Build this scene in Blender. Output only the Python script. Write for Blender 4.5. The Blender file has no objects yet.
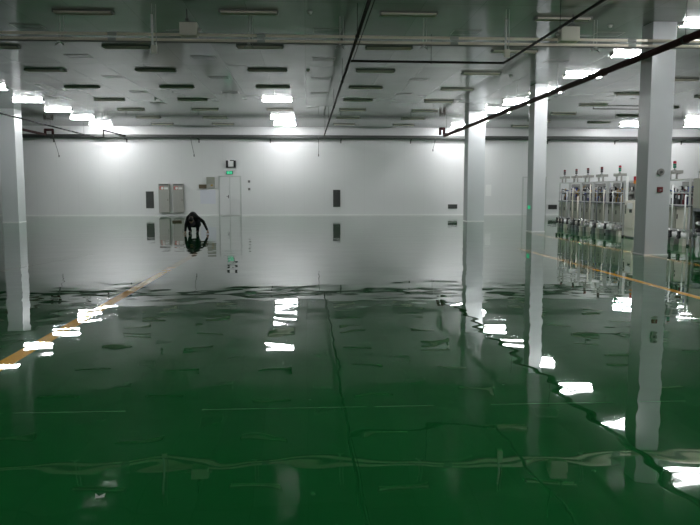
import bpy, bmesh, math, random
from mathutils import Vector, Matrix

S = bpy.context.scene
COL = S.collection
PI = math.pi
H = 5.0            # ceiling height
WALL_Y = 41.5      # far wall
random.seed(7)

# ------------------------------------------------------------------ materials
def mat(name, rgb, rough=0.5, metal=0.0, noise=0.0, nscale=4.0, emit=None, estr=0.0, ior=1.5, spec=None):
    m = bpy.data.materials.new(name); m.use_nodes = True
    nt = m.node_tree; b = nt.nodes['Principled BSDF']
    b.inputs['Base Color'].default_value = (*rgb, 1)
    b.inputs['Roughness'].default_value = rough
    b.inputs['Metallic'].default_value = metal
    b.inputs['IOR'].default_value = ior
    if spec is not None: b.inputs['Specular IOR Level'].default_value = spec
    if emit:
        b.inputs['Emission Color'].default_value = (*emit, 1)
        b.inputs['Emission Strength'].default_value = estr
    if noise > 0:
        tc = nt.nodes.new('ShaderNodeTexCoord')
        n = nt.nodes.new('ShaderNodeTexNoise'); n.inputs['Scale'].default_value = nscale
        n.inputs['Detail'].default_value = 4
        r = nt.nodes.new('ShaderNodeMapRange')
        r.inputs['To Min'].default_value = 1 - noise; r.inputs['To Max'].default_value = 1 + noise
        mx = nt.nodes.new('ShaderNodeMix'); mx.data_type = 'RGBA'; mx.blend_type = 'MULTIPLY'
        mx.inputs[0].default_value = 1
        mx.inputs[6].default_value = (*rgb, 1)
        nt.links.new(tc.outputs['Object'], n.inputs['Vector'])
        nt.links.new(n.outputs['Fac'], r.inputs['Value'])
        nt.links.new(r.outputs['Result'], mx.inputs[7])
        nt.links.new(mx.outputs[2], b.inputs['Base Color'])
    return m

class NB:
    """small node-building helper"""
    def __init__(s, m): s.nt = m.node_tree
    def new(s, t, **kw):
        n = s.nt.nodes.new(t)
        for k, v in kw.items(): setattr(n, k, v)
        return n
    def link(s, a, b): s.nt.links.new(a, b)
    def math(s, op, a, b=None, c=None):
        n = s.new('ShaderNodeMath', operation=op)
        for i, v in enumerate((a, b, c)):
            if v is None: continue
            if isinstance(v, (int, float)): n.inputs[i].default_value = v
            else: s.link(v, n.inputs[i])
        return n.outputs[0]
    def band(s, v, c, half):           # 1 where |v-c| < half
        return s.math('LESS_THAN', s.math('ABSOLUTE', s.math('SUBTRACT', v, c)), half)

def floor_material():
    m = bpy.data.materials.new('green_epoxy'); m.use_nodes = True
    nb = NB(m); b = m.node_tree.nodes['Principled BSDF']
    tc = nb.new('ShaderNodeTexCoord'); sp = nb.new('ShaderNodeSeparateXYZ')
    nb.link(tc.outputs['Object'], sp.inputs[0]); X, Y = sp.outputs[0], sp.outputs[1]
    n1 = nb.new('ShaderNodeTexNoise'); n1.inputs['Scale'].default_value = 0.35; n1.inputs['Detail'].default_value = 5
    nb.link(tc.outputs['Object'], n1.inputs['Vector'])
    r = nb.new('ShaderNodeValToRGB')
    r.color_ramp.elements[0].position = 0.3; r.color_ramp.elements[0].color = (0.0058, 0.084, 0.0190, 1)
    r.color_ramp.elements[1].position = 0.75; r.color_ramp.elements[1].color = (0.0076, 0.104, 0.0240, 1)
    nb.link(n1.outputs['Fac'], r.inputs[0])
    # painted lane lines, laid under the clear coat
    def mixin(col_in, mask, rgb, k=1.0):
        mx = nb.new('ShaderNodeMix', data_type='RGBA')
        nb.link(nb.math('MULTIPLY', mask, k), mx.inputs[0])
        nb.link(col_in, mx.inputs[6]); mx.inputs[7].default_value = (*rgb, 1)
        return mx.outputs[2]
    l1 = nb.math('MULTIPLY', nb.band(X, -2.49, 0.075), nb.math('LESS_THAN', Y, 16.6))
    l2 = nb.math('MULTIPLY', nb.band(X, 5.21, 0.07), nb.math('LESS_THAN', Y, 17.5))
    l3 = nb.math('MULTIPLY', nb.band(X, 7.47, 0.085), nb.math('LESS_THAN', Y, 24))
    l4 = nb.math('MULTIPLY', nb.band(nb.math('SUBTRACT', X, nb.math('MULTIPLY', Y, 0.175)), -7.645, 0.05), nb.math('LESS_THAN', Y, 16.5))
    wear = nb.new('ShaderNodeTexNoise'); wear.inputs['Scale'].default_value = 9
    nb.link(tc.outputs['Object'], wear.inputs['Vector'])
    wk = nb.new('ShaderNodeMapRange'); wk.inputs['To Min'].default_value = 0.9; wk.inputs['To Max'].default_value = 1
    nb.link(wear.outputs['Fac'], wk.inputs['Value'])
    c = mixin(r.outputs[0], nb.math('MULTIPLY', l1, wk.outputs[0]), (0.85, 0.43, 0.05))
    c = mixin(c, nb.math('MULTIPLY', l2, wk.outputs[0]), (0.85, 0.43, 0.05))
    c = mixin(c, nb.math('MULTIPLY', l3, wk.outputs[0]), (0.80, 0.42, 0.06), 0.85)
    c = mixin(c, nb.math('MULTIPLY', l4, wk.outputs[0]), (0.75, 0.48, 0.20), 0.9)
    # pale joint lines across the slab
    j = nb.math('ADD', nb.band(Y, 15.3, 0.012), nb.band(Y, 4.62, 0.006))
    jn = nb.new('ShaderNodeTexNoise'); jn.inputs['Scale'].default_value = 1.5
    nb.link(tc.outputs['Object'], jn.inputs['Vector'])
    jm = nb.math('MULTIPLY', j, nb.math('GREATER_THAN', jn.outputs['Fac'], 0.47))
    c = mixin(c, jm, (0.22, 0.30, 0.24), 0.35)
    nb.link(c, b.inputs['Base Color'])
    b.inputs['IOR'].default_value = 1.5
    # gloss: clear coat with faint dull smears
    sm = nb.new('ShaderNodeTexNoise'); sm.inputs['Scale'].default_value = 0.9; sm.inputs['Detail'].default_value = 6
    mp = nb.new('ShaderNodeMapping'); mp.inputs['Scale'].default_value = (0.6, 1.6, 1)
    nb.link(tc.outputs['Object'], mp.inputs['Vector']); nb.link(mp.outputs[0], sm.inputs['Vector'])
    rr = nb.new('ShaderNodeMapRange'); rr.inputs['From Min'].default_value = 0.45; rr.inputs['From Max'].default_value = 0.85
    rr.inputs['To Min'].default_value = 0.012; rr.inputs['To Max'].default_value = 0.04
    nb.link(sm.outputs['Fac'], rr.inputs['Value']); nb.link(rr.outputs[0], b.inputs['Roughness'])
    # the coat is a little uneven: long shallow undulations
    w1 = nb.new('ShaderNodeTexNoise'); w1.inputs['Scale'].default_value = 1.1; w1.inputs['Detail'].default_value = 2
    mp2 = nb.new('ShaderNodeMapping'); mp2.inputs['Scale'].default_value = (0.9, 0.9, 1)
    nb.link(tc.outputs['Object'], mp2.inputs['Vector']); nb.link(mp2.outputs[0], w1.inputs['Vector'])
    bp = nb.new('ShaderNodeBump'); bp.inputs['Strength'].default_value = 1.0; bp.inputs['Distance'].default_value = 0.0075
    nb.link(w1.outputs['Fac'], bp.inputs['Height']); nb.link(bp.outputs[0], b.inputs['Normal'])
    return m

def ceiling_material():
    m = bpy.data.materials.new('ceiling_panel'); m.use_nodes = True
    nb = NB(m); b = m.node_tree.nodes['Principled BSDF']
    tc = nb.new('ShaderNodeTexCoord'); sp = nb.new('ShaderNodeSeparateXYZ')
    nb.link(tc.outputs['Object'], sp.inputs[0]); X, Y = sp.outputs[0], sp.outputs[1]
    px = nb.math('FLOOR', nb.math('DIVIDE', X, 1.15)); py = nb.math('FLOOR', nb.math('DIVIDE', Y, 7.1))
    wn = nb.new('ShaderNodeTexWhiteNoise', noise_dimensions='2D')
    cb = nb.new('ShaderNodeCombineXYZ'); nb.link(px, cb.inputs[0]); nb.link(py, cb.inputs[1])
    nb.link(cb.outputs[0], wn.inputs['Vector'])
    n = nb.new('ShaderNodeTexNoise'); n.inputs['Scale'].default_value = 0.8; n.inputs['Detail'].default_value = 4
    nb.link(tc.outputs['Object'], n.inputs['Vector'])
    v = nb.math('ADD', nb.math('MULTIPLY', wn.outputs['Value'], 0.06), nb.math('MULTIPLY', n.outputs['Fac'], 0.12))
    fx = nb.math('ABSOLUTE', nb.math('SUBTRACT', nb.math('FRACT', nb.math('DIVIDE', X, 1.15)), 0.5))
    fy = nb.math('ABSOLUTE', nb.math('SUBTRACT', nb.math('FRACT', nb.math('DIVIDE', Y, 7.1)), 0.5))
    seam = nb.math('MAXIMUM', nb.math('GREATER_THAN', fx, 0.4955), nb.math('GREATER_THAN', fy, 0.4988))
    v = nb.math('SUBTRACT', nb.math('ADD', v, 0.225), nb.math('MULTIPLY', seam, 0.10))
    cc = nb.new('ShaderNodeCombineColor')
    nb.link(nb.math('MULTIPLY', v, 0.97), cc.inputs[0]); nb.link(v, cc.inputs[1]); nb.link(nb.math('MULTIPLY', v, 0.985), cc.inputs[2])
    nb.link(cc.outputs[0], b.inputs['Base Color'])
    b.inputs['Roughness'].default_value = 0.10; b.inputs['IOR'].default_value = 1.40
    return m

def wall_material():
    m = bpy.data.materials.new('white_wall_panel'); m.use_nodes = True
    nb = NB(m); b = m.node_tree.nodes['Principled BSDF']
    tc = nb.new('ShaderNodeTexCoord'); sp = nb.new('ShaderNodeSeparateXYZ')
    nb.link(tc.outputs['Object'], sp.inputs[0])
    u = nb.math('ADD', sp.outputs[0], sp.outputs[1])
    f = nb.math('ABSOLUTE', nb.math('SUBTRACT', nb.math('FRACT', nb.math('DIVIDE', u, 1.15)), 0.5))
    seam = nb.math('GREATER_THAN', f, 0.494)
    n = nb.new('ShaderNodeTexNoise'); n.inputs['Scale'].default_value = 0.5; n.inputs['Detail'].default_value = 5
    nb.link(tc.outputs['Object'], n.inputs['Vector'])
    v = nb.math('SUBTRACT', nb.math('ADD', 0.70, nb.math('MULTIPLY', n.outputs['Fac'], 0.06)), nb.math('MULTIPLY', seam, 0.05))
    cc = nb.new('ShaderNodeCombineColor')
    for i in range(3): nb.link(v, cc.inputs[i])
    nb.link(cc.outputs[0], b.inputs['Base Color'])
    b.inputs['Roughness'].default_value = 0.35
    return m

LIGHT = (0.97, 0.985, 1.0)
EM = 150.0
M = dict(
    floor=floor_material(), ceiling=ceiling_material(), wall=wall_material(),
    column=mat('column_panel', (0.62, 0.64, 0.65), 0.22, noise=0.04, nscale=1.2),
    trim=mat('grey_trim', (0.42, 0.43, 0.42), 0.5, noise=0.05),
    housing=mat('lamp_housing', (0.20, 0.205, 0.185), 0.45, noise=0.08),
    tube_off=mat('dull_tube', (0.80, 0.75, 0.65), 0.35, noise=0.04),
    tube_on=mat('glowing_tube', (0.9, 0.9, 0.9), 0.4, emit=LIGHT, estr=EM),
    pipe_pale=mat('galvanised_pipe', (0.78, 0.72, 0.60), 0.5, 0.0, noise=0.06, nscale=6),
    pipe_dark=mat('dark_pipe', (0.040, 0.036, 0.034), 0.85, spec=0.15, noise=0.15, nscale=6),
    pipe_black=mat('black_conduit', (0.010, 0.009, 0.009), 0.95, spec=0.04, noise=0.1),
    pipe_red=mat('red_brown_pipe', (0.045, 0.016, 0.017), 0.75, spec=0.2, noise=0.15, nscale=6),
    tray=mat('grey_tray', (0.085, 0.088, 0.085), 0.55, noise=0.1),
    rod=mat('hanger_rod', (0.45, 0.46, 0.44), 0.4, 0.3, noise=0.05),
    white=mat('white_plastic', (0.84, 0.84, 0.83), 0.4, noise=0.03),
    boxgrey=mat('beige_grey_box', (0.70, 0.68, 0.57), 0.5, noise=0.06),
    cable=mat('grey_cable', (0.16, 0.16, 0.15), 0.6, noise=0.05),
    black=mat('black_plastic', (0.015, 0.015, 0.016), 0.5, noise=0.1),
    vent_pale=mat('pale_vent', (0.42, 0.43, 0.42), 0.2, noise=0.05),
    vent=mat('dark_grille', (0.075, 0.078, 0.075), 0.55, noise=0.1),
    cab=mat('cabinet_grey', (0.36, 0.355, 0.325), 0.4, noise=0.05),
    cab2=mat('cabinet_recess_grey', (0.25, 0.25, 0.235), 0.45, noise=0.05),
    red=mat('red_label', (0.52, 0.13, 0.11), 0.5, noise=0.05),
    dark_red=mat('dark_red_plastic', (0.16, 0.02, 0.025), 0.45, noise=0.05),
    lens_dull=mat('dull_lens', (0.055, 0.05, 0.05), 0.4, noise=0.05),
    brown=mat('brown_board', (0.10, 0.075, 0.04), 0.5, noise=0.1),
    olive=mat('olive_grey', (0.30, 0.31, 0.26), 0.5, noise=0.05),
    paper=mat('lilac_paper', (0.69, 0.69, 0.76), 0.7, noise=0.03),
    door=mat('door_white', (0.70, 0.70, 0.70), 0.35, noise=0.03),
    gap=mat('door_gap', (0.56, 0.58, 0.56), 0.6, noise=0.05),
    green_sign=mat('green_sign', (0.03, 0.55, 0.28), 0.4, emit=(0.05, 0.9, 0.42), estr=0.35),
    alu=mat('aluminium_profile', (0.50, 0.50, 0.49), 0.4, 0.0, noise=0.05),
    dark_alu=mat('dark_profile', (0.17, 0.18, 0.19), 0.4, 0.0, noise=0.05),
    bench=mat('bench_panel', (0.27, 0.275, 0.225), 0.45, noise=0.05),
    cream=mat('cream_panel', (0.66, 0.62, 0.54), 0.45, noise=0.05),
    brass=mat('brass_fitting', (0.40, 0.25, 0.07), 0.35, 0.7, noise=0.1),
    blue=mat('blue_valve', (0.03, 0.05, 0.28), 0.4, noise=0.05),
    steel=mat('steel', (0.62, 0.62, 0.62), 0.25, 0.8, noise=0.05),
    lens_red=mat('red_lens', (0.50, 0.02, 0.05), 0.3, noise=0.05),
    lens_green=mat('green_lens', (0.02, 0.20, 0.12), 0.3, noise=0.05),
    lens_amber=mat('amber_lens', (0.75, 0.25, 0.02), 0.3, noise=0.05),
    skin=mat('skin', (0.42, 0.25, 0.18), 0.55, noise=0.05),
    hair=mat('black_hair', (0.012, 0.011, 0.010), 0.5, noise=0.2, nscale=30),
    jacket=mat('black_jacket', (0.016, 0.016, 0.017), 0.75, noise=0.15, nscale=10),
    shirt=mat('dull_purple_shirt', (0.10, 0.085, 0.11), 0.8, noise=0.1),
    trousers=mat('dark_trousers', (0.022, 0.024, 0.034), 0.8, noise=0.15, nscale=10),
    shoe=mat('black_shoe', (0.012, 0.012, 0.012), 0.5, noise=0.1),
    eye=mat('eye_white', (0.75, 0.74, 0.72), 0.3, noise=0.02),
    lip=mat('lip', (0.32, 0.13, 0.11), 0.5, noise=0.03),
    smoke=mat('detector_white', (0.72, 0.72, 0.70), 0.4, noise=0.03),
)

# ------------------------------------------------------------------ geometry helpers
def box(bm, c, d, rot=None, bev=0.0):
    m = Matrix.Translation(Vector(c))
    if rot: m = m @ rot.to_4x4()
    r = bmesh.ops.create_cube(bm, size=1.0, matrix=m @ Matrix.Diagonal((*d, 1)))
    if bev > 0:
        es = list({e for v in r['verts'] for e in v.link_edges})
        bmesh.ops.bevel(bm, geom=es, offset=bev, segments=2, affect='EDGES', profile=0.7)
def box2(bm, a, b, bev=0.0):
    box(bm, [(p + q) / 2 for p, q in zip(a, b)], [abs(q - p) for p, q in zip(a, b)], bev=bev)
def rod(bm, a, b, r, seg=12, r2=None):
    a, b = Vector(a), Vector(b); v = b - a
    q = v.to_track_quat('Z', 'Y').to_matrix().to_4x4()
    bmesh.ops.create_cone(bm, cap_ends=True, cap_tris=False, segments=seg, radius1=r, radius2=r if r2 is None else r2,
                          depth=v.length, matrix=Matrix.Translation((a + b) / 2) @ q)
def ball(bm, c, r, seg=12, sc=(1, 1, 1), rot=None):
    m = Matrix.Translation(Vector(c))
    if rot: m = m @ rot.to_4x4()
    bmesh.ops.create_uvsphere(bm, u_segments=seg, v_segments=max(6, seg // 2 + 2), radius=r, matrix=m @ Matrix.Diagonal((*sc, 1)))
def path(bm, pts, r, seg=10):
    """pipe run through points with rounded elbows"""
    for a, b in zip(pts[:-1], pts[1:]): rod(bm, a, b, r, seg)
    for p in pts[1:-1]: ball(bm, p, r * 1.04, seg)
def new(): return bmesh.new()
def obj(name, bm, m, parent=None, smooth=False):
    me = bpy.data.meshes.new(name); bm.to_mesh(me); bm.free()
    me.materials.append(m)
    if smooth:
        for p in me.polygons: p.use_smooth = True
    o = bpy.data.objects.new(name, me); COL.objects.link(o)
    if parent: o.parent = parent
    return o
def tag(o, label, cat, group=None):
    o['label'] = label; o['category'] = cat; o['kind'] = 'thing'
    if group: o['group'] = group
    return o
def thing(name, label, cat, loc=(0, 0, 0), rz=0, group=None):
    o = bpy.data.objects.new(name, None); o.empty_display_size = 0.1
    COL.objects.link(o); o.location = loc; o.rotation_euler = (0, 0, rz)
    return tag(o, label, cat, group)
def struct(name, bm, m):
    o = obj(name, bm, m); o['kind'] = 'structure'; return o
def dup(root, loc, label, group=None):
    r = root.copy(); COL.objects.link(r); r.location = loc; r['label'] = label
    if group: r['group'] = group
    for ch in list(root.children):
        c = ch.copy(); COL.objects.link(c); c.parent = r
        for g in ch.children:
            d = g.copy(); COL.objects.link(d); d.parent = c
    return r
ORD = ['', 'nearest', 'second', 'third', 'fourth', 'fifth', 'sixth', 'seventh', 'eighth']

# ------------------------------------------------------------------ room shell
XL, XR, YR = -24.0, 31.0, -9.0
bm = new(); box2(bm, (XL - .2, YR - .2, -0.2), (XR + .2, WALL_Y + .2, 0)); struct('floor', bm, M['floor'])
bm = new(); box2(bm, (XL - .2, YR - .2, H), (XR + .2, WALL_Y + .2, H + 0.2)); struct('ceiling', bm, M['ceiling'])
bm = new(); box2(bm, (XL, WALL_Y, 0), (XR, WALL_Y + .2, H)); struct('wall_back', bm, M['wall'])
bm = new(); box2(bm, (XL - .2, YR, 0), (XL, WALL_Y, H)); struct('wall_left', bm, M['wall'])
bm = new(); box2(bm, (XR, YR, 0), (XR + .2, WALL_Y, H)); struct('wall_right', bm, M['wall'])
bm = new(); box2(bm, (XL, YR - .2, 0), (XR, YR, H)); struct('wall_front', bm, M['wall'])
bm = new(); box2(bm, (XL, WALL_Y - .02, 0), (XR, WALL_Y, 0.06), bev=0.004); struct('baseboard_back', bm, M['white'])

# double door in the far wall
def door(name, x0, x1, z1, leaves):
    w = WALL_Y
    bm = new()
    t = 0.05
    box2(bm, (x0, w - .05, 0), (x0 + t, w, z1)); box2(bm, (x1 - t, w - .05, 0), (x1, w, z1)); box2(bm, (x0, w - .05, z1 - t), (x1, w, z1))
    fr = struct(name, bm, M['gap'])
    a, b = x0 + t, x1 - t; n = leaves; s = (b - a) / n
    for i in range(n):
        bm = new(); box2(bm, (a + i * s + .018, w - .045, 0.03), (a + (i + 1) * s - .018, w - .012, z1 - t - .02), bev=0.004)
        lf = obj('door_leaf', bm, M['door'], fr)
        if i: continue
        bm = new(); hx = a + s - .09
        box2(bm, (hx - .02, w - .055, .98), (hx + .02, w - .045, 1.16)); rod(bm, (hx, w - .05, 1.08), (hx, w - .09, 1.08), .012)
        rod(bm, (hx, w - .09, 1.08), (hx + (-.1 if i == 0 else .1), w - .09, 1.08), .011)
        obj('door_handle', bm, M['vent'], lf)
    bm = new(); box2(bm, (a, w - .011, .0), (b, w, z1 - t)); obj('door_backing', bm, M['gap'], fr)
    return fr
door('door_1', -4.95, -3.68, 2.25, 2)
door('door_2', 12.58, 14.0, 2.22, 2)

# ------------------------------------------------------------------ columns
def column(x0, x1, y0, y1, label):
    cx, cy = (x0 + x1) / 2, (y0 + y1) / 2
    t = thing('column', label, 'column', (cx, cy, 0), group='white clad columns')
    bm = new(); box2(bm, (x0 - cx, y0 - cy, 0), (x1 - cx, y1 - cy, H), bev=0.012)
    obj('shaft', bm, M['column'], t)
    bm = new(); e = .012
    box2(bm, (x0 - cx - e, y0 - cy - e, 0), (x1 - cx + e, y1 - cy + e, 0.03), bev=.004); obj('base_trim', bm, M['white'], t)
    return t
column(7.40, 7.92, 15.32, 15.86, 'nearest white column with alarm bell and red call point on its face')
column(7.74, 8.18, 24.32, 24.95, 'middle white column with small green sign on its side')
column(7.39, 8.17, 32.78, 33.6, 'third white column, between the row of lit lamps and far wall')
column(-13.5, -12.8, 33.0, 33.85, 'lone white column at the left edge of the hall')

# ------------------------------------------------------------------ ceiling lamps
def make_lamp(lit, loc, label, group):
    t = thing('ceiling_light', label, 'ceiling light', loc, group=group)
    r = .029 if lit else .024; z = -.052 if lit else -.040; hh = .022 if lit else .014
    bm = new(); box(bm, (0, 0, -hh / 2), (1.17, .24, hh), bev=.003); obj('housing', bm, M['housing'], t)
    for s in (-1, 1):
        bm = new(); box(bm, (s * .575, 0, (z - hh) / 2 - .008), (.03, .22, -z), bev=.004); obj('end_cap', bm, M['housing'], t)
    for s in (-1, 1):
        bm = new(); rod(bm, (-.56, s * .075, z), (.56, s * .075, z), r, 14)
        obj('tube', bm, M['tube_on' if lit else 'tube_off'], t, smooth=False)
    return t
PROTO = {}
def lamp(lit, loc, label, group):
    if lit in PROTO: return dup(PROTO[lit], loc, label, group)
    PROTO[lit] = make_lamp(lit, loc, label, group); return PROTO[lit]
Y0, DY = 14.95, 3.51
FILES = [  # x, y offset, first row, last row, lit rows, phrase
    (-10.99, 0.85, 3, 7, {3, 4, 5, 6, 7}, 'leftmost glowing file'),
    (-7.70, 0.40, 1, 7, set(), 'third file left of central pipe'),
    (-4.43, 0.20, 0, 7, set(), 'second file left of central pipe'),
    (-1.12, 0.0, 0, 7, {4, 6, 7}, 'first file left of central pipe'),
    (2.09, -0.05, 0, 7, set(), 'first file right of central pipe'),
    (5.35, 0.15, 0, 7, set(), 'second file right of central pipe'),
    (8.62, 0.45, 0, 7, {0, 1, 2, 3, 4, 5, 6, 7}, 'glowing file beside the columns'),
    (12.03, 1.0, 2, 7, set(), 'first file beyond the columns'),
    (15.43, 1.6, 3, 6, set(), 'second file beyond the columns'),
]
MEAN = {}
for x, off, k0, k1, lit, phrase in FILES:
    n = 0
    for k in range(k0, k1 + 1):
        y = min(Y0 + DY * k + off, 40.0) - (.45 if (k == 5 and 8 < x < 9) else 0)
        n += 1
        st = 'lit' if k in lit else 'unlit'
        pos = 'nearest to camera' if n == 1 else ORD[n] + ' from front'
        lamp(k in lit, (x, y, H), f'{st} twin-tube ceiling light, {pos} in {phrase}',
             'lit ceiling lights' if k in lit else 'unlit ceiling lights')

for x, y, lb in ((19.5, 35.4, 'lit twin-tube ceiling light beyond the nearest column, at right picture edge'),
                 (17.75, 39.0, 'lit twin-tube ceiling light close to far wall, just left of nearest column'),
                 (21.4, 39.0, 'lit twin-tube ceiling light close to far wall, just right of nearest column')):
    lamp(True, (x, y, H), lb, 'lit ceiling lights')
# the same lamps go on overhead and behind the camera, and are switched on there
for x, ks in ((8.62, (-2, -1)), (-4.43, (-5, -3)), (2.09, (-3,))):
    for k in ks:
        lamp(True, (x, Y0 + DY * k, H), 'lit twin-tube ceiling light overhead, between the camera and hall entrance', 'lit ceiling lights overhead')

# flat vents between the lamp files
def make_vent(loc, label):
    t = thing('ceiling_vent', label, 'vent', loc, group='flat ceiling vents')
    bm = new(); w, d, f = .31, .22, .014
    for s in (-1, 1):
        box(bm, (0, s * d, -.004), (2 * w + f, f, .008)); box(bm, (s * w, 0, -.004), (f, 2 * d, .008))
    obj('frame', bm, M['cab'], t)
    bm = new(); box(bm, (0, 0, -.002), (2 * w - f, 2 * d - f, .004))
    for i in range(6): box(bm, (0, -.16 + i * .064, -.0045), (2 * w - f, .010, .001))
    obj('louvre', bm, M['ceiling'], t)
    return t
VF = [(-6.05, 'between second and third lamp files left of central pipe', (0, 1, 2, 3, 4)),
      (-2.75, 'between first and second lamp files left of central pipe', (1, 2, 3)),
      (0.50, 'just left of the central dark pipe', (0, 1, 2, 3)),
      (3.65, 'between two unlit lamp files right of central pipe', (0, 2, 3)),
      (6.95, 'between the columns and unlit lamps', (0, 1))]
v0 = None
for x, ph, ks in VF:
    for i, k in enumerate(ks):
        lb = f'flat ceiling vent, {"nearest" if i == 0 else ORD[i + 1] + " from front"}, {ph}'
        loc = (x, Y0 + DY * (k + .5) - .1, H)
        if v0 is None: v0 = make_vent(loc, lb)
        else: dup(v0, loc, lb)

# small sprinkler heads / detectors under the ceiling
def make_det(loc, label):
    t = thing('smoke_detector', label, 'smoke detector', loc, group='round detectors on the ceiling')
    bm = new(); rod(bm, (0, 0, -.02), (0, 0, 0), .055, 16); obj('base', bm, M['trim'], t)
    bm = new(); rod(bm, (0, 0, -.06), (0, 0, -.02), .032, 16, .05); obj('dome', bm, M['smoke'], t)
    return t
d0 = None
for (x, y, lb) in [(0.10, 14.9, 'round white detector between the front lamps left of central pipe'),
                   (6.62, 15.7, 'round white detector left of nearest column top'),
                   (0.08, 21.9, 'round detector above the central pipe rack, beside the second lamp row'),
                   (-7.2, 22.2, 'round dark detector among the left lamps beyond pipe rack'),
                   (6.40, 22.6, 'round detector left of the middle column'),
                   (-5.85, 29.0, 'small detector deep among the unlit left lamps'),
                   (5.95, 29.6, 'small detector near the third column top')]:
    if d0 is None: d0 = make_det((x, y, H), lb)
    else: dup(d0, (x, y, H), lb)

# ------------------------------------------------------------------ pipe rack across the hall
RY = 15.25
t = thing('pipe_rack', 'pair of pale horizontal pipes hung across the whole hall near the ceiling', 'pipes', (0, RY, 0))
for z, y in ((4.582, 0.0), (4.47, -.02)):
    bm = new(); rod(bm, (XL + .5, y, z), (7.25, y, z), .03, 14); rod(bm, (7.25, y, z), (XR - .5, y, z), .03, 14)
    obj('pipe', bm, M['pipe_pale'], t, True)
bm = new(); box2(bm, (XL + .5, -.03, 4.422), (XR - .5, .045, 4.44)); obj('underside_shade', bm, M['cable'], t)  # dark strip standing in for the shadow under the lower pipe
for x in (-20, -14, -8.5, -4.95, -1.15, 0.72, 2.46, 6.1, 10.2, 14.5, 20, 25):
    bm = new(); rod(bm, (x, .05, 4.39), (x, .05, H), .011, 8); rod(bm, (x + .07, .05, 4.41), (x + .07, .05, H), .008, 8)
    for s in (-1, 1): rod(bm, (x, .05, 4.42), (x + s * .09, -.03, 4.34), .012, 8)
    box(bm, (x, .0, 4.41), (.05, .22, .02))
    obj('hanger', bm, M['rod'], t)
for x in (-3.9, -.9, 3.1, 6.9):
    bm = new(); rod(bm, (x - .09, 0, 4.582), (x + .09, 0, 4.582), .042, 12); rod(bm, (x - .08, -.02, 4.47), (x + .08, -.02, 4.47), .040, 12)
    obj('coupling', bm, M['rod'], t)

def rack_box(x0, x1, z0, z1, label, arm):
    cx = (x0 + x1) / 2
    t = thing('junction_box', label, 'junction box', (cx, 15.07, z0), group='boxes over the pipe rack')
    w, h = x1 - x0, z1 - z0
    bm = new(); box(bm, (0, 0, h / 2), (w, .24, h), bev=.012); obj('case', bm, M['boxgrey'], t)
    bm = new(); box(bm, (0, -.125, h / 2), (w * .86, .012, h * .82), bev=.003); obj('cover', bm, M['boxgrey'], t)
    bm = new(); rod(bm, (0, -.22, h + .02), (0, -.22, H - z0), .012, 8); box(bm, (0, -.11, h + .02), (.06, .25, .04)); obj('bracket', bm, M['vent'], t)
    bm = new(); rod(bm, (arm * w / 2, 0, h * .45), (arm * (w / 2 + .28), 0, h * .45), .014, 8); ball(bm, (-arm * (w / 2 + .03), 0, h * .5), .045, 10)
    obj('conduit_stub', bm, M['rod'], t)
    return t
rack_box(-2.51, -2.16, 4.51, 4.77, 'beige grey metal box above pipe rack, left of centre', -1)
rack_box(5.28, 5.67, 4.50, 4.79, 'beige grey metal box above pipe rack, below unlit lamp near right columns', 1)

# white drop tubes hanging in front of the rack
def drop(x, label):
    t = thing('drop_tube', label, 'hanging tube', (x, 14.5, H), group='white drop tubes from the ceiling')
    bm = new(); rod(bm, (0, 0, -.9), (0, 0, -.2), .022, 12); obj('tube', bm, M['white'], t, True)
    bm = new(); rod(bm, (0, 0, -.22), (0, 0, 0), .009, 8); rod(bm, (.07, .02, -.80), (.07, .02, 0), .007, 8); obj('suspension_wire', bm, M['rod'], t)
    bm = new(); box(bm, (.03, 0, -.86), (.11, .06, .16), bev=.01); obj('socket', bm, M['boxgrey'], t)
    return t
drop(-2.95, 'white drop tube hanging left of centre, in front of pipe rack')
drop(3.99, 'white drop tube hanging right of centre, beside bent thin pipe')

# ------------------------------------------------------------------ long pipes
bm = new()
path(bm, [(1.005, 3.0, 4.375), (1.005, 40.95, 4.375)], .031, 14); path(bm, [(1.09, 3.0, 4.385), (1.09, 16.7, 4.385)], .010, 8)
t = thing('central_pipe', 'long thin dark pipe running down the middle of the ceiling to far wall', 'pipe', (0, 0, 0))
obj('run', bm, M['pipe_dark'], t, True)
for y in (6, 11, 14.2, 20, 26, 32, 38):
    bm = new(); rod(bm, (1.005, y, 4.375), (1.005, y, H), .007, 8); rod(bm, (1.005, y - .02, 4.375), (1.005, y + .02, 4.375), .042, 12); obj('hanger', bm, M['pipe_dark'], t)

t = thing('branch_pipe', 'thin dark branch pipe with right-angle bend joined to the central pipe', 'pipe', (0, 0, 0))
bm = new(); path(bm, [(1.045, 16.85, 4.375), (4.60, 16.85, 4.365), (4.68, 3.0, 4.365)], .026, 12); obj('run', bm, M['pipe_dark'], t, True)
for x, y in ((2.9, 16.85), (4.63, 13.2), (4.66, 6)):
    bm = new(); rod(bm, (x, y, 4.367), (x, y, H), .006, 8); ball(bm, (x, y, 4.367), .034, 10); obj('hanger', bm, M['pipe_dark'], t)

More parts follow.
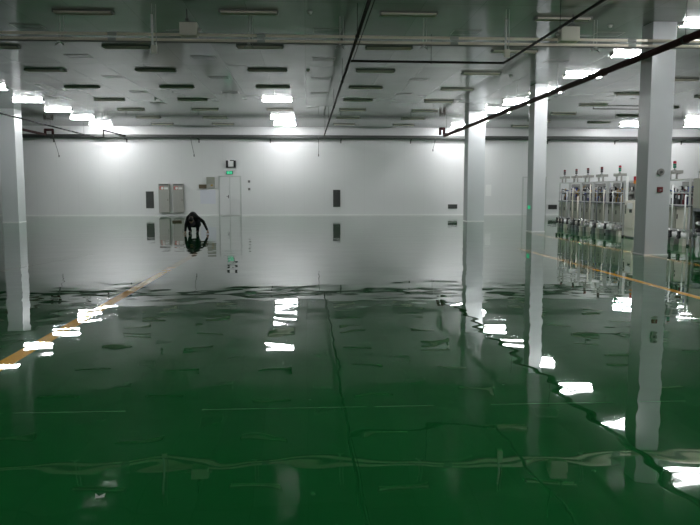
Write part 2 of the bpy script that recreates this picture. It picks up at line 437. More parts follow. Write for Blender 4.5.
t = thing('sprinkler_main', 'thick red-brown pipe passing in front of the right-hand columns', 'pipe', (0, 0, 0))
bm = new(); path(bm, [(7.2, 2.0, 4.28), (7.2, 37.65, 4.25), (7.2, 37.65, 4.62), (7.0, 37.65, 4.62), (7.0, 37.65, 4.30)], .072, 14); obj('run', bm, M['pipe_red'], t, True)
for y in (5, 9.6, 13.6, 20.6, 24.6, 32.9, 37):
    bm = new(); rod(bm, (7.2, y, 4.28), (7.2, y, H), .006, 8); rod(bm, (7.2, y - .035, 4.272), (7.2, y + .035, 4.272), .088, 14); obj('hanger', bm, M['pipe_dark'], t)
for y in (17.4, 26, 34):
    bm = new(); rod(bm, (7.2, y - .09, 4.268), (7.2, y + .09, 4.268), .09, 14); obj('coupling', bm, M['pipe_red'], t)

t = thing('left_fire_pipe', 'red-brown pipe behind the lone left column ending in an upright loop', 'pipe', (0, 0, 0))
bm = new(); path(bm, [(-15.4, 6, 4.78), (-14.1, 40.5, 4.44), (-14.1, 40.5, 4.70), (-13.7, 40.5, 4.70), (-13.7, 40.5, 4.45)], .07, 12); obj('run', bm, M['pipe_red'], t, True)
for y in (12, 20, 28, 36):
    bm = new(); rod(bm, (-15.4 + (y - 6) * .0377, y, 4.78 - (y - 6) * .00986), (-15.4 + (y - 6) * .0377, y, H), .008, 8); obj('hanger', bm, M['pipe_dark'], t)

t = thing('left_conduit', 'thin dark conduit crossing in front of lone left column below glowing lamps', 'pipe', (0, 0, 0))
bm = new(); path(bm, [(-11.65, 6, 4.37), (-11.55, 40.85, 4.33), (-11.1, 40.85, 4.33), (-11.1, 40.85, 4.72), (-9.9, 40.85, 4.42)], .038, 10); obj('run', bm, M['pipe_black'], t, True)
for y in (12, 20, 27, 34, 39):
    bm = new(); rod(bm, (-11.6, y, 4.36), (-11.6, y, H), .006, 8); obj('hanger', bm, M['pipe_dark'], t)

t = thing('right_conduit', 'thin dark conduit sloping under the ceiling between columns and machines', 'pipe', (0, 0, 0))
bm = new(); path(bm, [(12.4, 30.9, 5.0), (12.4, 30.9, 4.93), (15.4, 30.9, 4.93), (15.4, 30.9, 5.0)], .02, 8); obj('run', bm, M['pipe_dark'], t, True)

t = thing('wall_pipe', 'dark grey pipe run along the far wall just below the ceiling', 'pipe', (0, 41.15, 0))
bm = new(); rod(bm, (XL + .1, 0, 4.415), (XR - .1, 0, 4.415), .11, 16); obj('run', bm, M['tray'], t, True)
for i in range(14):
    x = -22 + i * 4.0
    bm = new(); box2(bm, (x - .03, -.12, 4.275), (x + .03, .35, 4.305)); box2(bm, (x - .03, .31, 4.10), (x + .03, .35, 4.30)); obj('bracket', bm, M['tray'], t)

# power cables hanging from the pipes at the far wall
def cable(x, y, ztop, zbot, dx, label):
    t = thing('hanging_cable', label, 'cable', (x, y, ztop), group='cables hanging at the far wall')
    L = zbot - ztop
    bm = new(); path(bm, [(0, 0, 0), (dx * .35, 0, L * .4), (dx, 0, L)], .014, 8); obj('cord', bm, M['cable'], t, True)
    bm = new(); rod(bm, (dx, 0, L - .12), (dx, 0, L), .03, 10); obj('plug', bm, M['vent'], t)
cable(-13.7, 40.5, 4.45, 3.35, .28, 'thin slanting cable hanging below the looped left pipe')
cable(-6.4, 41.0, 4.42, 3.42, .18, 'thin cable hanging above the grey wall cabinets')
cable(0.72, 41.0, 4.42, 3.45, .0, 'thin straight cable hanging at end of central pipe')
cable(7.35, 40.9, 4.42, 3.75, -.15, 'short cable hanging at end of thick red-brown pipe')
cable(13.9, 41.0, 4.42, 3.5, -.55, 'thin slanting cable hanging right of the middle column')
cable(20.9, 41.0, 4.42, 3.3, -.4, 'thin cable hanging right of the nearest column')

# ------------------------------------------------------------------ far-wall fittings
def wall_vent(x0, x1, z0, z1, label):
    cx = (x0 + x1) / 2
    t = thing('wall_vent', label, 'vent', (cx, WALL_Y, z0), group='dark louvred wall vents')
    w, h = x1 - x0, z1 - z0; f = .03
    bm = new()
    for s in (-1, 1): box(bm, (s * (w / 2 - f / 2), -.02, h / 2), (f, .04, h))
    box(bm, (0, -.02, f / 2), (w, .04, f)); box(bm, (0, -.02, h - f / 2), (w, .04, f)); obj('frame', bm, M['vent'], t)
    bm = new(); box(bm, (0, -.004, h / 2), (w - f, .008, h - f)); n = max(3, int(h / .06))
    for i in range(n): box(bm, (0, -.018, f + (i + .5) * (h - 2 * f) / n), (w - 2 * f, .02, .018), Matrix.Rotation(.6, 3, 'X'))
    obj('louvre', bm, M['vent'], t)
wall_vent(-9.03, -8.60, .42, 1.37, 'tall dark louvred vent left of the two grey cabinets')
wall_vent(1.55, 1.96, .48, 1.46, 'tall dark louvred vent alone near the middle of far wall')
wall_vent(8.22, 8.76, .37, .62, 'low wide dark vent just left of the third column')
wall_vent(14.15, 14.66, .33, .59, 'low wide dark vent between the middle column and machines')

def cabinet(x0, x1, label):
    cx = (x0 + x1) / 2; w = x1 - x0; h = 1.63; d = .2
    t = thing('wall_cabinet', label, 'cabinet', (cx, WALL_Y, .17), group='grey wall cabinets')
    bm = new(); box(bm, (0, -d / 2, h / 2), (w, d, h), bev=.008); obj('body', bm, M['cab'], t)
    bm = new(); box(bm, (0, -d - .008, .63), (w - .05, .016, 1.20), bev=.004); dr = obj('door', bm, M['cab'], t)
    bm = new(); box(bm, (w * .36, -d - .028, .72), (.025, .03, .12)); obj('handle', bm, M['vent'], dr)
    bm = new(); box(bm, (0, -d - .006, h - .24), (w - .05, .012, .22)); pl = obj('upper_panel', bm, M['cab'], t)
    bm = new(); box(bm, (-w * .2, -d - .016, h - .24), (w * .38, .01, .18)); obj('red_label', bm, M['red'], t)
    bm = new(); ball(bm, (-w * .14, -d - .022, h - .25), .075, 12, (1, .1, 1)); box(bm, (w * .22, -d - .016, h - .26), (w * .36, .01, .11))
    obj('white_label', bm, M['white'], t)
    bm = new(); box(bm, (0, -d - .005, h - .06), (w - .08, .01, .07))
    obj('top_grille', bm, M['vent'], t)
cabinet(-8.29, -7.69, 'grey wall cabinet with red label, beside the dark vent')
cabinet(-7.49, -6.90, 'grey wall cabinet with red label, directly behind crouching person')

bm = new(); box(bm, (0, -.03, .115), (.42, .06, .23), bev=.006); o = obj('sign_board', bm, M['brown'])
o.location = (-5.845, WALL_Y, 1.53); tag(o, 'small dark brown board on wall above lilac notice', 'sign')
t = thing('control_box', 'olive grey control box on wall between brown board and double door', 'control box', (-5.39, WALL_Y, 1.56))
bm = new(); box(bm, (0, -.06, .31), (.46, .12, .62), bev=.008); obj('case', bm, M['olive'], t)
bm = new(); box(bm, (.0, -.125, .14), (.38, .012, .2), bev=.003); obj('cover', bm, M['cab'], t)
bm = new(); box(bm, (.07, -.134, .15), (.12, .01, .1)); obj('label_plate', bm, M['brass'], t)
bm = new(); box(bm, (0, -.004, .39), (.86, .008, .78)); o = obj('paper_notice', bm, M['paper'])
o.location = (-5.56, WALL_Y, .67); tag(o, 'pale lilac paper notice on wall left of the double door', 'notice')
bm = new(); box(bm, (0, -.004, .33), (.34, .008, .66)); o = obj('white_notice', bm, M['white'])
o.location = (10.58, WALL_Y, 1.1); tag(o, 'white notice on wall beside the third column', 'notice')

t = thing('exit_sign', 'lit green exit sign directly above the double door', 'exit sign', (-4.32, WALL_Y, 2.33))
bm = new(); box(bm, (0, -.03, .10), (.38, .06, .2), bev=.006); obj('case', bm, M['vent'], t)
bm = new(); box(bm, (0, -.065, .10), (.31, .01, .165)); obj('lit_panel', bm, M['green_sign'], t)
bm = new()  # running figure and arrow, as on such a sign
ball(bm, (-.035, -.072, .155), .014, 8, (1, .2, 1)); box(bm, (-.045, -.072, .115), (.018, .004, .055), Matrix.Rotation(-.3, 3, 'Y'))
box(bm, (-.03, -.072, .07), (.012, .004, .06), Matrix.Rotation(-.6, 3, 'Y')); box(bm, (-.068, -.072, .072), (.012, .004, .055), Matrix.Rotation(.6, 3, 'Y'))
box(bm, (.09, -.072, .10), (.08, .004, .014)); box(bm, (.12, -.072, .108), (.035, .004, .012), Matrix.Rotation(.7, 3, 'Y')); box(bm, (.12, -.072, .092), (.035, .004, .012), Matrix.Rotation(-.7, 3, 'Y'))
obj('pictogram', bm, M['white'], t)

t = thing('emergency_light', 'black and white square fitting on wall above the green exit sign', 'emergency light', (-4.235, WALL_Y, 2.71))
bm = new(); box(bm, (0, -.04, .22), (.30, .08, .40), bev=.01); obj('body', bm, M['white'], t)
for s in (-1, 1):
    bm = new(); box(bm, (s * .215, -.06, .2), (.12, .12, .40), bev=.012); obj('lamp_head', bm, M['black'], t)
bm = new(); box(bm, (.06, -.085, .40), (.22, .02, .05)); obj('top_bar', bm, M['black'], t)
bm = new(); box(bm, (0, -.085, .03), (.32, .02, .04)); obj('lower_bar', bm, M['black'], t)
for z, lb in ((1.93, 'small grey wall switch right of double door, upper one'), (1.5, 'small grey wall switch right of double door, lower one')):
    t = thing('wall_switch', lb, 'switch', (-3.23, WALL_Y, z - .06), group='switches by the door')
    bm = new(); box(bm, (0, -.02, .06), (.13, .04, .14), bev=.006); obj('plate', bm, M['cab2'], t)
    bm = new(); box(bm, (0, -.045, .06), (.05, .02, .07), bev=.004); obj('rocker', bm, M['vent'], t)

# fittings on the columns
t = thing('alarm_bell', 'round grey alarm bell on the face of the nearest column', 'alarm bell', (7.68, 15.32, 1.82))
bm = new(); rod(bm, (0, 0, 0), (0, -.05, 0), .075, 24); obj('gong', bm, M['cab2'], t, False)
bm = new(); rod(bm, (.0, -.05, 0), (.0, -.07, 0), .03, 16); obj('centre_cap', bm, M['vent'], t)
t = thing('call_point', 'small red fire call point on nearest column below the bell', 'call point', (7.68, 15.32, 1.44))
bm = new(); box(bm, (0, -.025, 0), (.115, .05, .115), bev=.008); obj('case', bm, M['dark_red'], t)
bm = new(); box(bm, (0, -.053, -.01), (.04, .008, .035)); obj('glass_plate', bm, M['cab2'], t)
bm = new(); box(bm, (-.012, 0, .06), (.024, .20, .12), bev=.004); o = obj('exit_marker', bm, M['green_sign'])
o.location = (7.74, 24.66, .78); tag(o, 'small green exit marker low on side of middle column', 'sign')

# things lying on the floor
t = thing('floor_board', 'thin dark strip lying on floor left of the crouching person', 'board', (-5.82, 33.0, 0))
bm = new(); box(bm, (0, 0, .035), (.42, .14, .07), bev=.01); obj('strip', bm, M['brown'], t)
t = thing('plastic_scrap', 'small white scrap lying on the green floor at front left', 'scrap', (-.97, 3.29, 0), .4)
bm = new()
vs = [bm.verts.new(v) for v in ((-.02, -.008, 0.001), (.022, -.012, .001), (.03, .006, .012), (.0, .004, .004), (-.014, .012, .018))]
bm.faces.new((vs[0], vs[1], vs[2], vs[3])); bm.faces.new((vs[0], vs[3], vs[4]))
bmesh.ops.solidify(bm, geom=bm.faces[:], thickness=.0012); obj('flake', bm, M['white'], t)

# ------------------------------------------------------------------ test benches along the right side
def bench(yc, ln, label, style, rnd, ty=.1, tower=True, hood=True):
    """bench with its long face towards -X; local x is depth, local y is length"""
    xf = 9.7
    t = thing('test_bench', label, 'test machine', (xf, yc, 0), group='test benches along the right side')
    dp = .85; h = 1.72; L = ln / 2 - .02; p = .045
    bm = new()
    for y in (-L + p / 2, L - p / 2):
        for x in (p / 2, dp - p / 2): box2(bm, (x - p / 2, y - p / 2, .04), (x + p / 2, y + p / 2, h))
    for z in (h - .02, 1.36, 1.04, .40):
        for x in (p / 2, dp - p / 2): box2(bm, (x - .018, -L, z - .018), (x + .018, L, z + .018))
        for y in (-L + p / 2, L - p / 2): box2(bm, (p, y - .018, z - .018), (dp - p, y + .018, z + .018))
    obj('frame', bm, M['alu'], t)
    for y in (-L + p / 2, L - p / 2):
        for x in (p / 2, dp - p / 2):
            bm = new(); rod(bm, (x, y, 0), (x, y, .05), .035, 12); obj('foot', bm, M['black'], t)
    bm = new(); box2(bm, (-.02, -L - .005, 1.0), (dp, L + .005, 1.035), bev=.005); obj('worktop', bm, M['dark_alu'], t)
    # front panels below the worktop
    n = 2 if ln > 1.05 else 1
    for i in range(n):
        a = -L + p + i * (2 * L - 2 * p) / n + .015; b = -L + p + (i + 1) * (2 * L - 2 * p) / n - .015
        bm = new(); box2(bm, (.012, a, .43), (.032, b, .985), bev=.004)
        pn = obj('front_panel', bm, M['cream' if (style == 'cream' and i == 0) else 'bench'], t)
        bm = new(); box2(bm, (-.004, b - .07, .68), (.012, b - .05, .80)); obj('panel_handle', bm, M['black'], pn)
    bm = new(); box2(bm, (dp - .04, -L + p, .43), (dp - .02, L - p, .985)); obj('rear_panel', bm, M['bench'], t)
    for s in (-1, 1):
        bm = new(); box2(bm, (.05, s * (L - .025) - .008, .43), (dp - .05, s * (L - .025) + .008, .985)); obj('side_panel', bm, M['bench'], t)
    # back board of the instrument bay
    bm = new(); box2(bm, (dp * .55, -L + p, 1.06), (dp * .55 + .02, L - p, 1.66), bev=.003); obj('instrument_board', bm, M['cab2'], t)
    # instruments
    k = 7
    for i in range(k):
        y = -L + .10 + i * (2 * L - .20) / (k - 1)
        c = rnd.choice(['black', 'dark_alu', 'black', 'dark_red', 'steel', 'black'] if style == 'cream' else ['brass', 'black', 'steel', 'blue', 'black', 'white', 'dark_alu', 'cab2'])
        zz = 1.10 + rnd.random() * .08
        bm = new(); box2(bm, (.16, y - .045, 1.036), (.28, y + .045, zz + .06), bev=.006); rod(bm, (.22, y, zz + .05), (.22, y, zz + .34), .024, 10); rod(bm, (.22, y, zz + .22), (.08, y, zz + .22), .02, 10); rod(bm, (.08, y, zz + .22), (.05, y, zz + .22), .045, 12)
        obj('valve_block', bm, M[c], t)
    for i in range(4):
        y = -L + .2 + i * (2 * L - .4) / 3
        bm = new(); rod(bm, (.40, y, 1.48), (.34, y, 1.48), .062, 18); g = obj('gauge', bm, M['black'], t)
        bm = new(); rod(bm, (.34, y, 1.48), (.334, y, 1.48), .052, 18); obj('dial', bm, M['white'], g)
    for i in range(2):
        y = -L + .08 + i * L + rnd.uniform(-.02, .02)
        bm = new(); path(bm, [(-.045, y, .36), (-.045, y, 1.16 + rnd.random() * .48), (.34, y, 1.16 + rnd.random() * .4)], .014 + rnd.random() * .010, 10)
        obj('riser_pipe', bm, M[rnd.choice(['cream', 'dark_alu', 'white', 'cream', 'alu'])], t, True)
    for i in range(4):
        y = -L + .16 + i * (2 * L - .3) / 3
        bm = new(); path(bm, [(.06, y, 1.03), (.06, y, 1.22 + rnd.random() * .38), (.36, y, 1.22 + rnd.random() * .38)], .016, 8)
        obj('instrument_pipe', bm, M[rnd.choice(['dark_alu', 'brass', 'black', 'alu', 'blue'])], t, True)
    # monitor or control screen in the bay
    if style in ('white', 'screen'):
        bm = new(); box2(bm, (.30, -.22, 1.36), (.36, .24, 1.68), bev=.008); sc = obj('display', bm, M['white' if style == 'white' else 'dark_alu'], t)
        bm = new(); box2(bm, (.294, -.18, 1.41), (.30, .20, 1.64)); obj('screen', bm, M['black' if style == 'screen' else 'paper'], sc)
    # pumps and pipework under the bench
    for i in range(3):
        y = -L + .2 + i * (2 * L - .4) / 2
        bm = new(); rod(bm, (-.10, y, .26), (.30, y, .26), .085, 18); rod(bm, (.02, y, .26), (.12, y, .26), .10, 18); pu = obj('pump', bm, M[rnd.choice(['white', 'steel', 'cream', 'white', 'cab'])], t)
        bm = new(); box2(bm, (-.07, y - .09, .0), (.28, y + .09, .17), bev=.006); obj('pump_base', bm, M[rnd.choice(['cab2', 'dark_alu', 'cream'])], pu)
        bm = new(); rod(bm, (-.16, y, .24), (-.10, y, .24), .055, 14); box2(bm, (-.15, y - .035, .26), (-.09, y + .035, .38)); obj('pump_head', bm, M[rnd.choice(['black', 'white', 'steel'])], t)
        bm = new(); path(bm, [(-.12, y + .02, .34), (-.12, y + .06, .40), (-.06, y + .18 if i < 2 else y - .12, .41)], .02, 8); obj('hose', bm, M[rnd.choice(['black', 'white', 'steel'])], t, True)
    if hood:
        bm = new(); box2(bm, (.0, ty - .20, h + .15), (.26, ty + .20, h + .235), bev=.012)
        for yy in (ty - .17, ty + .17): box2(bm, (.08, yy - .02, h - .03), (.12, yy + .02, h + .16))
        hd = obj('lamp_hood', bm, M['cab'], t)
        bm = new(); box2(bm, (.03, ty - .17, h + .135), (.23, ty + .17, h + .151)); obj('diffuser', bm, M['white'], hd)
    if tower:
        z = h + .235; x, y = .12, ty
        bm = new(); rod(bm, (x, y, z), (x, y, z + .06), .014, 10); rod(bm, (x, y, z), (x, y, z + .02), .045, 14); tw = obj('signal_tower', bm, M['dark_alu'], t)
        vivid = style in ('screen', 'cream')
        for i, c in enumerate(['lens_green', 'lens_green', 'lens_red'] if vivid else ['lens_dull', 'lens_dull', 'dark_red']):
            bm = new(); rod(bm, (x, y, z + .06 + i * .06), (x, y, z + .116 + i * .06), .042, 14); obj('lens', bm, M[c], tw)
        bm = new(); rod(bm, (x, y, z + .236), (x, y, z + .25), .04, 14, .02); obj('tower_cap', bm, M['lens_dull'], tw)
    return t
R_ = random.Random(11)
BEN = [(26.72, 1.08, 'farthest test bench at far end of machine row', 'dark', .30),
       (25.62, 1.08, 'second farthest test bench in machine row, hood lamp and dull signal tower on top', 'dark', .20),
       (24.52, 1.08, 'third farthest test bench in machine row, plain grey panels', 'plain', .22),
       (23.40, 1.12, 'test bench with white display near the middle of machine row', 'white', .16),
       (22.17, 1.24, 'test bench with dark screen and red-topped signal tower, left of cream control cabinet', 'screen', 0),
       (18.42, 1.34, 'nearest full test bench, just right of the nearest column', 'cream', .38)]
for yc, ln, lb, st, ty in BEN: bench(yc, ln, lb, st, R_, ty)

# narrow white control cabinet by the nearest column
t = thing('control_cabinet', 'narrow cream control cabinet with amber signal lamp left of nearest column', 'control cabinet', (9.7, 21.15, 0))
bm = new(); box2(bm, (.0, -.32, .04), (.55, .32, 1.12), bev=.01); obj('body', bm, M['cream'], t)
bm = new(); box2(bm, (-.015, -.28, .30), (.0, .28, 1.08), bev=.004); dr = obj('door', bm, M['cream'], t)
bm = new(); box2(bm, (-.03, .18, .72), (-.015, .22, .98)); obj('door_handle', bm, M['black'], dr)
bm = new(); box2(bm, (-.025, -.24, .88), (-.015, .10, 1.05)); obj('white_label', bm, M['white'], t)
bm = new(); box2(bm, (-.028, -.20, .76), (-.015, -.05, .86), bev=.003); obj('button_panel', bm, M['black'], t)
bm = new(); box2(bm, (.03, -.28, 0), (.5, .28, .05)); obj('plinth', bm, M['dark_alu'], t)
bm = new(); path(bm, [(.2, .1, 1.1), (.2, .1, 1.62)], .02, 10); box2(bm, (.1, -.2, 1.12), (.4, .24, 1.17)); box2(bm, (.16, -.12, 1.17), (.30, .02, 1.42), bev=.01); mt = obj('upper_fitting', bm, M['cab2'], t)
bm = new(); rod(bm, (.2, .1, 1.62), (.2, .1, 1.72), .05, 14); obj('amber_lens', bm, M['lens_amber'], t)
bm = new(); rod(bm, (.2, .1, 1.72), (.2, .1, 1.84), .05, 14); obj('red_lens', bm, M['lens_red'], t)
bm = new(); box2(bm, (.0, .24, 1.12), (.06, .31, 1.84), bev=.006); obj('white_mast', bm, M['white'], t)

# closed beige cabinet at the right edge of the picture
t = thing('machine_cabinet', 'beige closed machine cabinet at right edge beyond nearest test bench', 'machine cabinet', (9.72, 16.98, 0))
bm = new(); box2(bm, (.0, -.68, .98), (.8, .66, 1.72), bev=.012); obj('upper_housing', bm, M['bench'], t)
bm = new()
for y in (-.64, .62):
    for x in (.03, .77): box2(bm, (x - .025, y - .025, 0), (x + .025, y + .025, .98))
box2(bm, (0, -.66, .30), (.8, .64, .34)); box2(bm, (0, -.66, .90), (.8, .64, .98)); obj('stand', bm, M['dark_alu'], t)
bm = new(); box2(bm, (.4, -.6, .34), (.43, .58, .9)); obj('back_plate', bm, M['bench'], t)
for i, y in enumerate((.50, .22, -.1, -.4)):
    for z in (.42, .60, .78):
        bm = new(); rod(bm, (.08, y, z), (.3, y, z), .055, 14); ball(bm, (.07, y, z), .05, 12); obj('valve', bm, M[('white', 'black', 'steel')[(i + int(z * 10)) % 3]], t, True)
for y in (.4, -.1):
    bm = new(); rod(bm, (.1, y, .17), (.45, y, .17), .09, 16); box2(bm, (.12, y - .08, 0), (.42, y + .08, .10)); obj('pump', bm, M['white'], t)
for y in (.64, -.66):
    pass
bm = new(); path(bm, [(.1, .60, 1.72), (.1, .60, 1.92), (.1, -.4, 1.92), (.1, -.4, 1.72)], .025, 10); obj('top_rail', bm, M['alu'], t)

# ------------------------------------------------------------------ crouching person
def skin_mesh(joints, bones, root=None, vox=.008, smooth=5):
    """tapered limbs between joints fused into one continuous surface"""
    unit = bmesh.new(); ball(unit, (0, 0, 0), 1.0, 14)
    unit.verts.index_update(); uv_ = [v.co.copy() for v in unit.verts]; uf = [[v.index for v in f.verts] for f in unit.faces]; unit.free()
    bm = bmesh.new(); V, F = [], []
    def blob(p, r):
        o_ = len(V); p = Vector(p); V.extend(p + c * r for c in uv_); F.extend([i + o_ for i in f] for f in uf)
    for n, (p, r) in joints.items(): blob(p, r)
    for a, b in bones:
        (pa, ra), (pb, rb) = joints[a], joints[b]
        pa, pb = Vector(pa), Vector(pb)
        k = max(2, int((pb - pa).length / (.5 * min(ra, rb))))
        rod(bm, pa, pb, ra, 18, rb)
        for i in range(1, min(k, 12)):
            t = i / min(k, 12); blob(pa.lerp(pb, t), ra + (rb - ra) * t)
    bm.verts.index_update(); o_ = len(V)
    V.extend(v.co.copy() for v in bm.verts); F.extend([v.index + o_ for v in f.verts] for f in bm.faces); bm.free()
    me = bpy.data.meshes.new('tmp'); me.from_pydata(V, [], F); me.update()
    o = bpy.data.objects.new('tmp', me); COL.objects.link(o)
    m = o.modifiers.new('r', 'REMESH'); m.mode = 'VOXEL'; m.voxel_size = vox
    if smooth:
        m = o.modifiers.new('s', 'SMOOTH'); m.factor = .5; m.iterations = smooth
    dg = bpy.context.evaluated_depsgraph_get(); dg.update()
    res = bpy.data.meshes.new_from_object(o.evaluated_get(dg))
    bpy.data.objects.remove(o)
    bm = bmesh.new(); bm.from_mesh(res); bpy.data.meshes.remove(res)
    return bm
PX, PY = -3.715, 24.14
J = {
 'pelvis': ((0, .24, .31), .115), 'waist': ((-.01, .17, .46), .115), 'chest': ((-.03, .03, .60), .118), 'upper': ((-.04, -.09, .60), .095),
 'neck': ((-.045, -.18, .555), .052), 'skull': ((-.045, -.24, .50), .055),
 'hip_l': ((-.10, .22, .29), .09), 'knee_l': ((-.175, -.17, .40), .058), 'ankle_l': ((-.125, .04, .085), .038), 'toe_l': ((-.135, -.10, .035), .03),
 'hip_r': ((.10, .22, .29), .09), 'knee_r': ((.165, -.17, .40), .058), 'ankle_r': ((.11, .04, .085), .038), 'toe_r': ((.12, -.10, .035), .03),
 'sh_l': ((-.17, -.07, .53), .060), 'el_l': ((-.235, -.15, .29), .042), 'wr_l': ((-.245, -.26, .075), .028), 'pa_l': ((-.245, -.30, .03), .026),
 'sh_r': ((.12, -.04, .53), .060), 'el_r': ((.325, -.12, .395), .044), 'wr_r': ((.475, -.22, .10), .028), 'pa_r': ((.495, -.26, .04), .026),
}
B = [('pelvis', 'waist'), ('waist', 'chest'), ('chest', 'upper'), ('upper', 'neck'), ('neck', 'skull'),
     ('pelvis', 'hip_l'), ('hip_l', 'knee_l'), ('knee_l', 'ankle_l'), ('ankle_l', 'toe_l'),
     ('pelvis', 'hip_r'), ('hip_r', 'knee_r'), ('knee_r', 'ankle_r'), ('ankle_r', 'toe_r'),
     ('upper', 'sh_l'), ('sh_l', 'el_l'), ('el_l', 'wr_l'), ('wr_l', 'pa_l'), ('upper', 'sh_r'), ('sh_r', 'el_r'), ('el_r', 'wr_r'), ('wr_r', 'pa_r')]
JB = {k: (Vector(p), r - (.022 if k in ('pelvis', 'waist', 'chest', 'upper', 'hip_l', 'hip_r', 'sh_l', 'sh_r') else .006 if k in ('knee_l', 'knee_r', 'el_l', 'el_r', 'toe_l', 'toe_r') else 0)) for k, (p, r) in J.items()}
BB = list(B)
def add_bm(dst, src):
    me = bpy.data.meshes.new('t'); src.to_mesh(me); src.free(); dst.from_mesh(me); bpy.data.meshes.remove(me)
for side, s in (('l', -1), ('r', 1)):
    P = Vector(J['pa_' + side][0]); root = 'pa_' + side
    JB[root] = (P, .022)
    for i, (dx, ln) in enumerate(((-.033, .070), (-.011, .080), (.011, .076), (.033, .060))):
        pts = [P + Vector((dx * .7, -.012, .004)), P + Vector((dx, -.042, .006)), P + Vector((dx * 1.12, -.042 - ln * .5, -.004)), P + Vector((dx * 1.18, -.042 - ln * .82, -.018))]
        prev = root
        for j, (q, r) in enumerate(zip(pts, (.012, .0098, .0088, .0078))):
            q.z = max(q.z, r + .001); n_ = f'f{side}{i}{j}'; JB[n_] = (q, r); BB.append((prev, n_)) if j else None; prev = n_
        BB.append((root, f'f{side}{i}0'))
    pts = [P + Vector((-s * .016, .012, 0)), P + Vector((-s * .046, -.014, -.002)), P + Vector((-s * .060, -.044, -.014))]
    prev = root
    for j, (q, r) in enumerate(zip(pts, (.014, .011, .009))):
        q.z = max(q.z, r + .001); n_ = f't{side}{j}'; JB[n_] = (q, r); BB.append((prev, n_)); prev = n_
body = skin_mesh(JB, BB, vox=.0045, smooth=2)
# head: shaped, looking down and forward to the floor
HC = Vector((-.045, -.285, .455)); HR = Matrix.Rotation(math.radians(58), 3, 'X')   # face (local -Y) tipped downward
def hp(v): return HC + HR @ Vector(v)
hb = new(); bmesh.ops.create_uvsphere(hb, u_segments=28, v_segments=20, radius=1)
for v in hb.verts:
    x, y, z = v.co
    w = .074 * (1 - .22 * max(0, -z) ** 1.5); dd = .094
    co = Vector((x * w, y * dd, z * .112))
    if y < 0 and z < -.2: co.y -= .010 * (-z)
    if y < -.3: co.y -= .022 * math.exp(-((x / .16) ** 2 + ((z + .12) / .2) ** 2))       # nose
    if y < -.3:
        for ex in (-.42, .42): co.y += .010 * math.exp(-(((x - ex) / .2) ** 2 + ((z - .08) / .12) ** 2))   # eye sockets
    v.co = hp(co)
for s in (-1, 1): ball(hb, hp((s * .076, .012, -.01)), .03, 10, (.3, .65, 1.0), HR)
add_bm(body, hb)
person = obj('person', body, M['skin'], None, True)
person.location = (PX, PY, 0)
tag(person, 'person in dark clothes crouching on the floor with both hands reaching to the ground', 'person')
for s in (-1, 1):
    bm = new(); ball(bm, hp((s * .031, -.0665, .009)), .012, 12); e = obj('eye', bm, M['eye'], person, True)
    bm = new(); ball(bm, hp((s * .031, -.0768, .008)), .0055, 10, (1, .5, 1), HR); obj('pupil', bm, M['black'], e)
bm = new(); ball(bm, hp((0, -.0845, -.058)), .02, 12, (1, .3, .32), HR); obj('mouth', bm, M['lip'], person, True)
hr = new(); bmesh.ops.create_uvsphere(hr, u_segments=28, v_segments=20, radius=1)
kill = [v for v in hr.verts if (v.co.y < -.05 and v.co.z < .08 - .25 * v.co.y) or v.co.z < -.55]
for v in hr.verts:
    x, y, z = v.co; n_ = 1 + .02 * math.sin(x * 19 + z * 13) * math.cos(y * 17)
    v.co = hp((x * .083 * n_, y * .104 * n_ + .004, z * .123 * n_))
bmesh.ops.delete(hr, geom=kill, context='VERTS')
bmesh.ops.solidify(hr, geom=hr.faces[:], thickness=.006)
obj('hair', hr, M['hair'], person, True)
def sub(keys, grow, extra=None):
    d = {k: (J[k][0], J[k][1] + grow) for k in keys}
    if extra: d.update(extra)
    return d, [b for b in B if b[0] in d and b[1] in d]
d, b = sub(['pelvis', 'waist', 'chest', 'upper', 'sh_l', 'el_l', 'sh_r', 'el_r', 'wr_l', 'wr_r'], .009)
for k in ('wr_l', 'wr_r'): d[k] = (Vector(J[k][0]).lerp(Vector(J['el_' + k[-1]][0]), .12), .038)
d['upper'] = (J['upper'][0], .105)
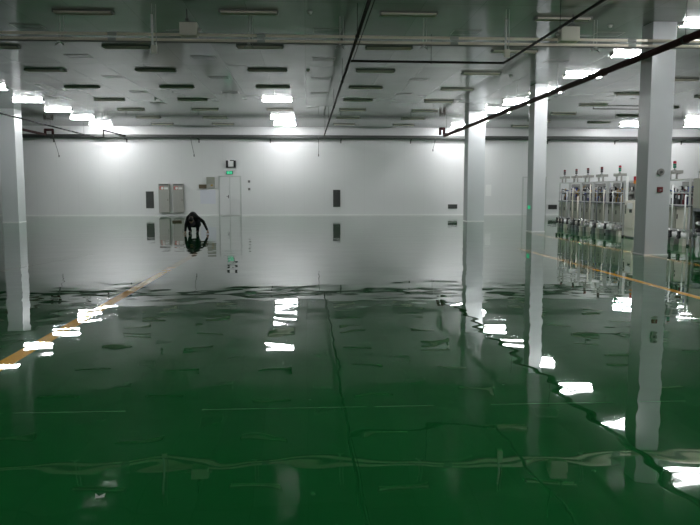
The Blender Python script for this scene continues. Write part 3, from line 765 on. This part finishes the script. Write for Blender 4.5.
d['collar'] = (Vector(J['neck'][0]).lerp(Vector(J['upper'][0]), .05), .066); b.append(('upper', 'collar')); b += [('chest', 'sh_l'), ('chest', 'sh_r')]
obj('jacket', skin_mesh(d, b, 'pelvis', .009, 6), M['jacket'], person, True)
d, b = sub(['pelvis', 'hip_l', 'knee_l', 'ankle_l', 'hip_r', 'knee_r', 'ankle_r'], .014)
for k in ('ankle_l', 'ankle_r'): d[k] = (Vector(J[k][0]) + Vector((0, 0, -.01)), .05)
obj('trousers', skin_mesh(d, b, 'pelvis', .009, 5), M['trousers'], person, True)
bm = new(); ball(bm, (-.02, -.12, .36), .1, 14, (1.0, .35, 1.1)); obj('shirt_front', bm, M['shirt'], person, True)
for s, k in ((-1, 'l'), (1, 'r')):
    ax, ay, az = J['ankle_' + k][0]
    bm = new(); box2(bm, (ax - .036 + s * .004, -.14, 0), (ax + .036 + s * .004, ay + .06, .018), bev=.008)
    sole = obj('shoe', skin_mesh({'h': ((ax, ay + .02, .05), .045), 'm': ((ax + s * .004, -.03, .045), .042), 't': ((ax + s * .01, -.115, .034), .032)}, [('h', 'm'), ('m', 't')], 'h', .007, 3), M['shoe'], person, True)
    obj('sole', bm, M['shoe'], sole)

# ------------------------------------------------------------------ camera, world, view
p = math.atan(.1); psi = math.atan(44 / 720 * math.cos(p))
cam = bpy.data.cameras.new('camera'); co = bpy.data.objects.new('camera', cam); COL.objects.link(co)
cam.sensor_width = 36; cam.lens = 720 / 700 * 36; cam.clip_end = 200; cam.clip_start = .05
co.location = (0, 0, 1.42); co.rotation_euler = (PI / 2 - p, 0, -psi)
S.camera = co
w = bpy.data.worlds.new('world'); w.use_nodes = True; S.world = w
w.node_tree.nodes['Background'].inputs[0].default_value = (0.0, 0.0, 0.0, 1)
S.view_settings.view_transform = 'Standard'; S.view_settings.look = 'None'
S.view_settings.exposure = 0.18; S.view_settings.gamma = 1.0; S.view_settings.use_curve_mapping = False
S.cycles.use_denoising = True
S.cycles.max_bounces = 12; S.cycles.diffuse_bounces = 6; S.cycles.glossy_bounces = 8
S.cycles.sample_clamp_indirect = 6.0
S.cycles.use_light_tree = True
